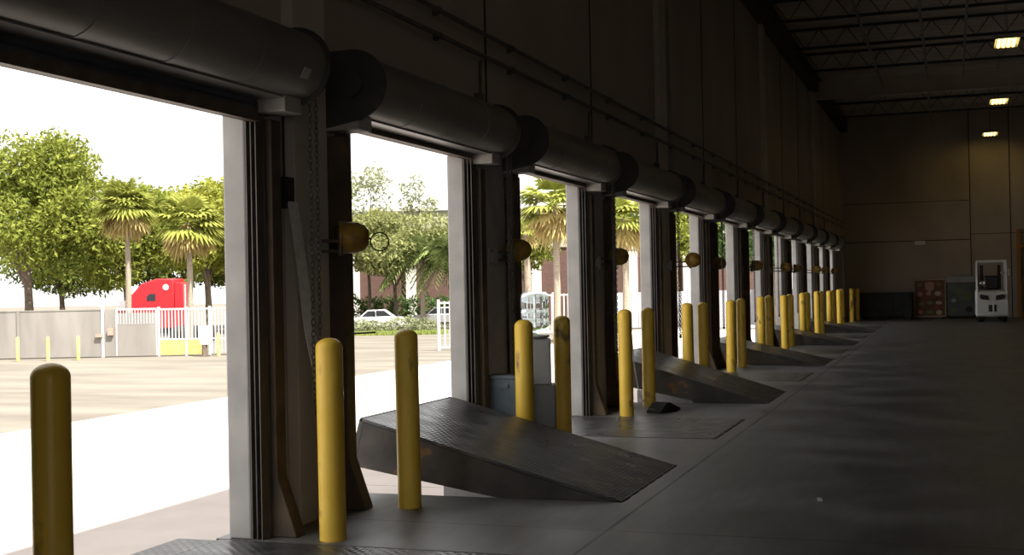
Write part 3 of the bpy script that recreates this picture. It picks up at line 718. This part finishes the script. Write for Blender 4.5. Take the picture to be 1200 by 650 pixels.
for u, v, lab in ((-21.3, 54, 'pale yellow guard post leftmost along the grey fence'), (-20.0, 54, 'pale yellow guard post, second from left along the grey fence'), (-18.7, 54, 'pale yellow guard post nearest left of the gate lock'), (-12.9, 55, 'pale yellow guard post beside the utility box')):
    b = MB(); b.lathe([(.075, 0), (.075, .98), (.05, 1.03), (0, 1.05)], 12); o = b.build('guard_post', M['post_pale'], loc=yd(u, v)); tag(o, lab, 'post', 'yard guard posts')
# far fences seen through the other doorways
def pickets(name, lab, u0, v0, u1, v1, h, solid=False):
    L = math.hypot(u1-u0, v1-v0); t = thing(name, lab, 'gate' if 'gate' in name else 'fence', yd(u0, v0), RZ+math.atan2(v1-v0, u1-u0))
    b = MB()
    if solid:
        b.box(0, L, -.03, .03, .05, h)
        for i in range(int(L/.5)): b.box(i*.5, i*.5+.04, -.05, -.03, .05, h)
        b.build('panel', M['fence_lilac'], t, smooth=False)
    else:
        n = int(L/.24)
        for i in range(n): b.box(i*.24, i*.24+.07, -.025, .025, .1, h)
        b.box(0, L, -.03, .03, h-.12, h-.04); b.box(0, L, -.03, .03, .12, .2); b.build('pickets', M['fence_white'], t, smooth=False)
    for i in range(int(L/3)+1): box_part(t, 'fence_post', M['fence_white'], i*3-.06, i*3+.06, -.06, .06, 0, h+.08)
pickets('open_gate', 'short white picket gate leaf at the right jamb of the second doorway', -3.3, 56, -1.7, 56.3, 2.2)
pickets('picket_fence', 'white picket fence behind the water cooler in the third doorway view', -.6, 72, 5.2, 73, 2.35)
pickets('board_fence', 'pale board fence seen through the fourth and fifth doorways', 5.6, 79, 22, 84, 2.3, True)

# ---- red truck cab
t = thing('truck_cab', 'red sleeper truck cab parked behind the grey fence', 'truck', yd(-19.6, 70), RZ)
b = MB(); b.prism([(-2.9, .9), (-2.95, 1.75), (-1.75, 2.05), (-1.30, 2.75), (-.75, 3.35), (.1, 3.62), (1.05, 3.62), (1.05, .9)], -1.15, 1.15); b.build('cab', M['red'], t, bevel=.07, smooth=True, angle=25)
b = MB(); b.box(1.06, 1.55, -1.1, 1.1, 1.0, 3.4); b.build('fairing', M['red'], t, bevel=.05)
b = MB(); b.prism([(-.45, 2.42), (.05, 2.42), (.05, 2.80), (-.28, 2.80), (-.42, 2.66)], -1.17, -1.14); b.build('side_window', M['tglass'], t, smooth=False)
b = MB(); b.prism([(-1.76, 2.07), (-1.31, 2.76), (-1.36, 2.80), (-1.82, 2.12)], -1.0, 1.0); b.build('windscreen', M['tglass'], t, smooth=False)
b = MB(); b.lathe([(0, 0), (.17, .0), (.17, .015), (0, .02)], 14, (.62, -1.175, 3.15), 'y'); b.build('round_badge', M['fence_white'], t)
b = MB(); b.box(-1.9, -1.55, -1.38, -1.18, 1.95, 2.45); b.tube([(-1.7, -1.2, 2.2), (-1.5, -1.1, 2.2)], .03, 6); b.build('mirror', M['silver'], t)
b = MB(); b.box(-2.98, -2.9, -.9, .9, 1.0, 1.7); b.box(-3.05, -2.85, -1.15, 1.15, .45, .85); b.build('grille', M['silver'], t, smooth=False)
b = MB(); b.box(-2.6, 2.6, -.45, .45, .6, .9); b.build('chassis', M['black'], t)
for x in (-2.1, 1.3, 2.4):
    for s in (-1, 1):
        b = MB(); b.lathe([(.2, -.14), (.46, -.14), (.52, -.1), (.52, .1), (.46, .14), (.2, .14), (.2, -.14)], 20, (x, s*1.0, .52), 'y'); b.build('wheel', M['rubber'], t)
b = MB(); b.tube([(1.6, -.95, .8), (1.6, -.95, 3.3)], .08, 10); b.build('exhaust_stack', M['silver'], t)

# ---- cars beyond the drive
def car(lab, u, v, m, rz, grp='cars parked beyond the drive'):
    t = thing('car', lab, 'car', yd(u, v), RZ+rz, grp)
    b = MB(); b.prism([(-2.1, .30), (-2.15, .62), (-1.95, .82), (-1.0, .92), (1.35, .95), (2.05, .88), (2.15, .6), (2.1, .30)], -.85, .85); b.build('body', m, t, bevel=.06, smooth=True, angle=30)
    b = MB(); b.prism([(-1.05, .9), (-.45, 1.40), (.75, 1.42), (1.45, .93)], -.72, .72); b.build('cabin', m, t, bevel=.05)
    for s in (-1, 1):
        b = MB(); y0, y1 = sorted((s*.725, s*.705)); b.prism([(-.85, .95), (-.42, 1.33), (.08, 1.34), (.08, .95)], y0, y1); b.prism([(.16, .95), (.16, 1.34), (.68, 1.34), (1.18, .97)], y0, y1); b.build('side_window', M['tglass'], t, smooth=False)
    b = MB(); b.prism([(-1.07, .93), (-.5, 1.39), (-.48, 1.36), (-1.0, .92)], -.62, .62); b.build('windscreen', M['tglass'], t, smooth=False)
    for x in (-1.35, 1.35):
        for s in (-1, 1):
            b = MB(); b.lathe([(.14, -.1), (.29, -.1), (.32, -.07), (.32, .07), (.29, .1), (.14, .1), (.14, -.1)], 16, (x, s*.78, .32), 'y'); b.build('wheel', M['rubber'], t)
            b = MB(); b.lathe([(0, -.11), (.17, -.105), (.17, .105), (0, .11)], 12, (x, s*.78, .32), 'y'); b.build('hubcap', M['silver'], t)
car('white car parked behind the grass, seen through the second doorway', -9.55, 87, M['carwhite'], .05)
car('silver car parked at the right edge of the second doorway view', -5.35, 93, M['silver'], .04)

# ---- foliage
def leaves(name, m, blobs, n, size, parent, flat=.4, seed=1, shell=.55, thin=1.0):
    rng = np.random.default_rng(seed); V = []
    w = np.array([bb[3]*bb[4]*bb[5] for bb in blobs])**(2/3.); w = w/w.sum(); cnt = rng.multinomial(n, w)
    P_ = []
    for bb, c in zip(blobs, cnt):
        d = rng.normal(size=(c, 3)); d /= np.linalg.norm(d, axis=1)[:, None]
        rr = (shell + (1-shell)*rng.random(c))[:, None]
        rr *= (1+.18*np.sin(d[:, :1]*7+bb[0])*np.cos(d[:, 2:]*6+bb[1]))
        P_.append(np.array(bb[:3]) + d*rr*np.array(bb[3:6]))
    Pt = np.concatenate(P_); n = len(Pt)
    a = rng.normal(size=(n, 3)); a /= np.linalg.norm(a, axis=1)[:, None]
    c = rng.normal(size=(n, 3)); c[:, 2] += .0; bb_ = np.cross(a, c); bb_ /= np.linalg.norm(bb_, axis=1)[:, None]
    s = size*(.6+.8*rng.random((n, 1)))
    q = np.stack([Pt-a*s, Pt+bb_*s*flat*thin, Pt+a*s, Pt-bb_*s*flat*thin], 1).reshape(-1, 3)
    me = bpy.data.meshes.new(name); me.vertices.add(4*n); me.vertices.foreach_set('co', q.astype(np.float32).ravel())
    me.loops.add(4*n); me.loops.foreach_set('vertex_index', np.arange(4*n, dtype=np.int32))
    me.polygons.add(n); me.polygons.foreach_set('loop_start', np.arange(0, 4*n, 4, dtype=np.int32)); me.polygons.foreach_set('loop_total', np.full(n, 4, dtype=np.int32))
    me.update(calc_edges=True); me.validate(); me.materials.append(m)
    o = bpy.data.objects.new(name, me); COL.objects.link(o); o.parent = parent
    return o
def tree(lab, u, v, zc, rx, rz, m, n, size, seed, blobs=14, trunk_r=.22, low=None, fork=3, grp='trees beyond the yard', sub=.42):
    """zc: crown centre height above the yard; rx, rz crown radii"""
    rng = random.Random(seed)
    t = thing('broadleaf_tree', lab, 'tree', yd(u, v), RZ, grp)
    bl = []
    for i in range(blobs):
        a = rng.random()*2*PI; h = rng.uniform(-.8, .85); rr = max(.5 if h < 0 else .25, math.sqrt(max(0, 1-h*h)))*rng.uniform(.3, .8)
        q = rng.uniform(.75, 1.15)*sub
        bl.append((rr*rx*math.cos(a), rr*rx*math.sin(a), zc+h*rz*.72, rx*q, rx*q, rz*q*.85))
    leaves('foliage', m, bl, n, size, t, seed=seed)
    b = MB(); zt = zc-rz*.35
    b.tube([(0, 0, 0), (.05, 0, zt*.35), (-.05, .05, zt*.7), (0, 0, zt)], [trunk_r*1.25, trunk_r, trunk_r*.85, trunk_r*.6], 9)
    for i in range(fork):
        e = bl[i]; b.tube([(0, 0, zt*.55), (e[0]*.35, e[1]*.35, zt*.55+(e[2]-zt*.55)*.5), (e[0], e[1], e[2])], [trunk_r*.6, trunk_r*.4, trunk_r*.12], 7)
    b.build('trunk', M['bark'], t)
    return t
tree('large spreading green tree at the left edge behind the grey fence', -28.9, 75, 7.7, 5.4, 5.2, M['leafA'], 26000, .17, 11, 34, .26)
tree('green tree right of the large left tree, behind the grey fence', -24.6, 80, 6.6, 4.2, 3.9, M['leafA'], 18000, .17, 12, 26, .16)
tree('wide yellow-green tree behind the red truck', -20.6, 85, 7.3, 4.8, 4.2, M['leafB'], 22000, .17, 13, 30, .22)
tree('green tree behind the right-hand palm at the first pier edge', -16.0, 88, 7.4, 4.4, 4.3, M['leafB'], 17000, .17, 14, 26, .22)
tree('low deep green tree between the large left tree and the truck', -25.2, 96, 5.6, 5.0, 3.0, M['leafF'], 14000, .18, 51, 24, .2)
tree('low deep green tree behind the right-hand palm', -23.0, 103, 5.9, 5.0, 3.4, M['leafF'], 14000, .18, 52, 24, .2)
tree('low green tree at the far left edge under the large tree', -33.0, 92, 5.8, 5.2, 3.4, M['leafF'], 14000, .18, 53, 24, .2)
tree('pale sparse tree at left of the second doorway view', -10.6, 93, 9.0, 3.1, 3.2, M['leafC'], 2400, .15, 15, 14, .12, sub=.38)
tree('pale leafy tree in front of the brick building', -8.4, 90, 6.2, 5.0, 2.7, M['leafE'], 20000, .16, 16, 30, .14)
tree('tall thin pale tree at the middle of the second doorway view', -6.9, 95, 9.6, 1.5, 2.2, M['leafC'], 900, .14, 17, 8, .09)
tree('dense green tree seen through the fifth doorway', 11.0, 84, 7.2, 3.6, 4.4, M['leafA'], 9000, .16, 18, 15, .2)
tree('dark green tree seen through the sixth doorway', 16.2, 90, 7.2, 3.8, 4.8, M['leafD'], 8000, .17, 19, 15, .2)
tree('dark green tree seen through the seventh doorway', 15.6, 74, 7.0, 3.4, 4.6, M['leafD'], 8000, .17, 54, 15, .2)
tree('dark green tree seen past the eighth pier', 19.0, 80, 7.2, 3.2, 4.8, M['leafD'], 8000, .17, 55, 15, .2)
tree('green tree behind the palm in the third doorway view', 1.0, 88, 6.0, 2.6, 2.8, M['leafA'], 5000, .16, 20, 12, .16)
tree('dark green tree behind the palm in the fourth doorway view', 7.0, 92, 7.4, 3.0, 4.0, M['leafD'], 6500, .17, 21, 13, .16)

def palm(lab, u, v, h, R, seed, nf=34, dry=16, droop=.5, tr_=.16, grp='palms beyond the yard', feather=False):
    rng = random.Random(seed)
    t = thing('palm_tree', lab, 'palm', yd(u, v), RZ, grp)
    def frond(b, az, el, L, dr):
        # petiole then a fan of pointed leaflets
        d = Vector((math.cos(az)*math.cos(el), math.sin(az)*math.cos(el), math.sin(el)))
        side = Vector((-math.sin(az), math.cos(az), 0)); up = side.cross(d)
        base = Vector((0, 0, h)); hub = base + d*L*.42
        b.tube([base, base+d*L*.22+Vector((0, 0, .02)), hub], [.022, .016, .012], 4)
        if feather:
            for i in range(13):
                f = .25+.75*i/12; c = base+d*L*f+Vector((0, 0, -dr*L*f*f))
                for s in (-1, 1):
                    w = (side*s*.8+d*.5+Vector((0, 0, -.5-.4*rng.random()))).normalized(); e = c+w*L*.42*(1.1-.6*f)
                    q = d*.035; b.add([c-q, c+q, (c+e)/2+q*1.2, e, (c+e)/2-q*1.2], [(0, 1, 2, 3, 4)])
            return
        for i in range(11):
            a = (i-5)/5*1.25
            w = d*math.cos(a)+side*math.sin(a)
            n_ = up
            l = L*.62*(1-.22*abs(a)/1.25)
            m1 = hub+w*l*.55+n_*(.02*(-1)**i); e = hub+w*l+Vector((0, 0, -dr*l*.55))
            q = (w.cross(n_)).normalized()*L*.052
            b.add([hub, m1+q, e, m1-q], [(0, 1, 2, 3)])
    b = MB()
    for i in range(nf):
        el = math.asin(rng.uniform(-.45, 1)); frond(b, rng.random()*2*PI, el, R*rng.uniform(.85, 1.05), droop)
    b.build('fronds', M['palmleaf2' if feather else 'palmleaf'], t, smooth=False)
    if dry:
        b = MB()
        for i in range(dry): frond(b, rng.random()*2*PI, rng.uniform(-1.25, -.45), R*rng.uniform(.75, .95), droop)
        b.build('dry_fronds', M['palmdry'], t, smooth=False)
    b = MB(); n = 9; pts = []; rs = []
    for i in range(n):
        f = i/(n-1); pts.append((.06*math.sin(f*3), .04*math.sin(f*2), f*h)); rs.append(tr_*(1.25-.35*f+.04*(i % 2)))
    b.tube(pts, rs, 10); b.build('trunk', M['palmbark'], t)
palm('left-hand fan palm with a pale trunk behind the grey fence', -19.0, 62, 7.1, 1.85, 31, nf=60, dry=40, tr_=.12)
palm('right-hand fan palm with a pale trunk in front of the picket fence', -14.62, 56.8, 5.95, 1.85, 32, nf=60, dry=40, tr_=.12)
palm('fan palm with dry orange skirt in the third doorway view', 2.1, 60, 6.6, 2.2, 33, nf=40, dry=30, tr_=.15)
palm('small fan palm at left of the third doorway view', .75, 64, 5.6, 1.2, 34, dry=4, nf=26)
palm('fan palm with drooping fronds in the fourth doorway view', 5.5, 61, 6.0, 1.9, 35, dry=18, tr_=.16)
palm('drooping feather-leaved palm in front of the brick building', -6.3, 88, 5.7, 2.9, 36, nf=110, dry=0, droop=.75, feather=True)
palm('feather-leaved palm at the right jamb of the second doorway', -4.2, 86.5, 5.6, 2.6, 37, nf=100, dry=0, droop=.75, feather=True)

def shrub(name, lab, u, v, bl, m, n, size, seed, cat='shrub', grp=None):
    t = thing(name, lab, cat, yd(u, v), RZ, grp); leaves('foliage', m, bl, n, size, t, seed=seed, shell=.7)
    b = MB()
    for i, e in enumerate(bl[:3]): b.tube([(e[0]*.5, e[1]*.5, 0), (e[0], e[1], e[2])], [.05, .015], 6)
    b.build('stem', M['bark'], t); return t
shrub('clipped_hedge', 'dark green hedge along the brick building', -8.5, 96, [(i*1.1-4.5, 0, 1.1, .9, .8, 1.25) for i in range(10)], M['leafD'], 7000, .13, 41)
shrub('shrub', 'round pale shrub left of the bollard in the second doorway', -9.9, 79.5, [(0, 0, .45, 1.3, .9, .5), (1.0, 0, .4, 1.0, .8, .45)], M['leafC'], 1800, .09, 42, grp='shrubs by the drive')
shrub('shrub', 'round pale shrub behind the bollard in the second doorway', -6.9, 79.0, [(0, 0, .5, 1.3, .9, .6), (1.3, 0, .45, 1.1, .8, .5)], M['leafC'], 1800, .09, 43, grp='shrubs by the drive')
b = MB()
rng = random.Random(5)
for i in range(9000):
    u = rng.uniform(-4, 4.2); v = rng.uniform(-1.5, 1.5); h = rng.uniform(.10, .30); a = rng.random()*PI; c, s = .03*math.cos(a), .03*math.sin(a); l = rng.uniform(-.08, .08)
    b.add([(u-c, v-s, 0), (u+c, v+s, 0), (u+l, v+l, h)], [(0, 1, 2)])
me = bpy.data.meshes.new('grass_strip'); me.from_pydata(b.v, [], b.f); me.materials.append(M['grass'])
o = bpy.data.objects.new('grass_strip', me); COL.objects.link(o); o.location = yd(-8.3, 78); o.rotation_euler = (0, 0, RZ); tag(o, 'strip of bright green grass beyond the drive', 'grass', kind='stuff')

# ---- brick building
t = thing('brick_building', 'brick building with white columns beyond the drive', 'building', yd(0, 100), RZ)
b = MB(); b.box(-16, 20, 0, 12, 0, 5.9); b.build('brick_wall', M['brick'], t, smooth=False)
b = MB(); b.box(-16.05, 20.05, -.12, 12.05, 5.9, 9.0); b.build('upper_wall', M['stucco'], t, smooth=False)
b = MB(); b.box(-16.2, 20.2, -.35, 12.2, 9.0, 9.25); b.build('roof_edge', M['plate_tab'], t, smooth=False)
for u in (-12.5, -8.0, -3.2, 1.95, 6.0, 9.6, 14.0):
    b = MB(); b.box(u-.4, u+.4, -.45, .0, 0, 5.9); b.box(u-.48, u+.48, -.52, 0, 0, .5); b.box(u-.48, u+.48, -.52, 0, 5.6, 5.9); b.build('column', M['whitecol'], t, smooth=False)

# ------------------------------------------------------------------ light
w = bpy.data.worlds.new('sky'); SC.world = w; w.use_nodes = True
nt = w.node_tree; bg = nt.nodes['Background']; bg.inputs['Color'].default_value = (1.0, .985, .965, 1); bg.inputs['Strength'].default_value = 1.25
sd = bpy.data.lights.new('sun', 'SUN'); sd.energy = 9.0; sd.angle = math.radians(.6); sd.color = (1, .95, .86)
so = bpy.data.objects.new('sun', sd); COL.objects.link(so)
s = Vector((.548, -.30, 1.0)).normalized(); so.rotation_euler = s.to_track_quat('Z', 'Y').to_euler()

# ------------------------------------------------------------------ camera
cd = bpy.data.cameras.new('camera'); cd.sensor_width = 36; cd.lens = 44.137; cd.clip_end = 1000
co = bpy.data.objects.new('camera', cd); COL.objects.link(co)
f = Vector((-.33037905, .94381184, .00830037)); r = Vector((.94360215, .33048095, -.01993304)); u = Vector((.02155615, -.00124679, .99976686))
co.matrix_world = Matrix(((r.x, u.x, -f.x, 0), (r.y, u.y, -f.y, 0), (r.z, u.z, -f.z, 1.53), (0, 0, 0, 1)))
SC.camera = co
vs_ = SC.view_settings; SC.display_settings.display_device = 'sRGB'
vs_.view_transform = 'Standard'; vs_.look = 'None'; vs_.exposure = 0.55; vs_.gamma = 1.0; vs_.use_curve_mapping = False
SC.cycles.use_denoising = True; SC.cycles.max_bounces = 10; SC.cycles.diffuse_bounces = 6
SC.cycles.sample_clamp_indirect = 4.0
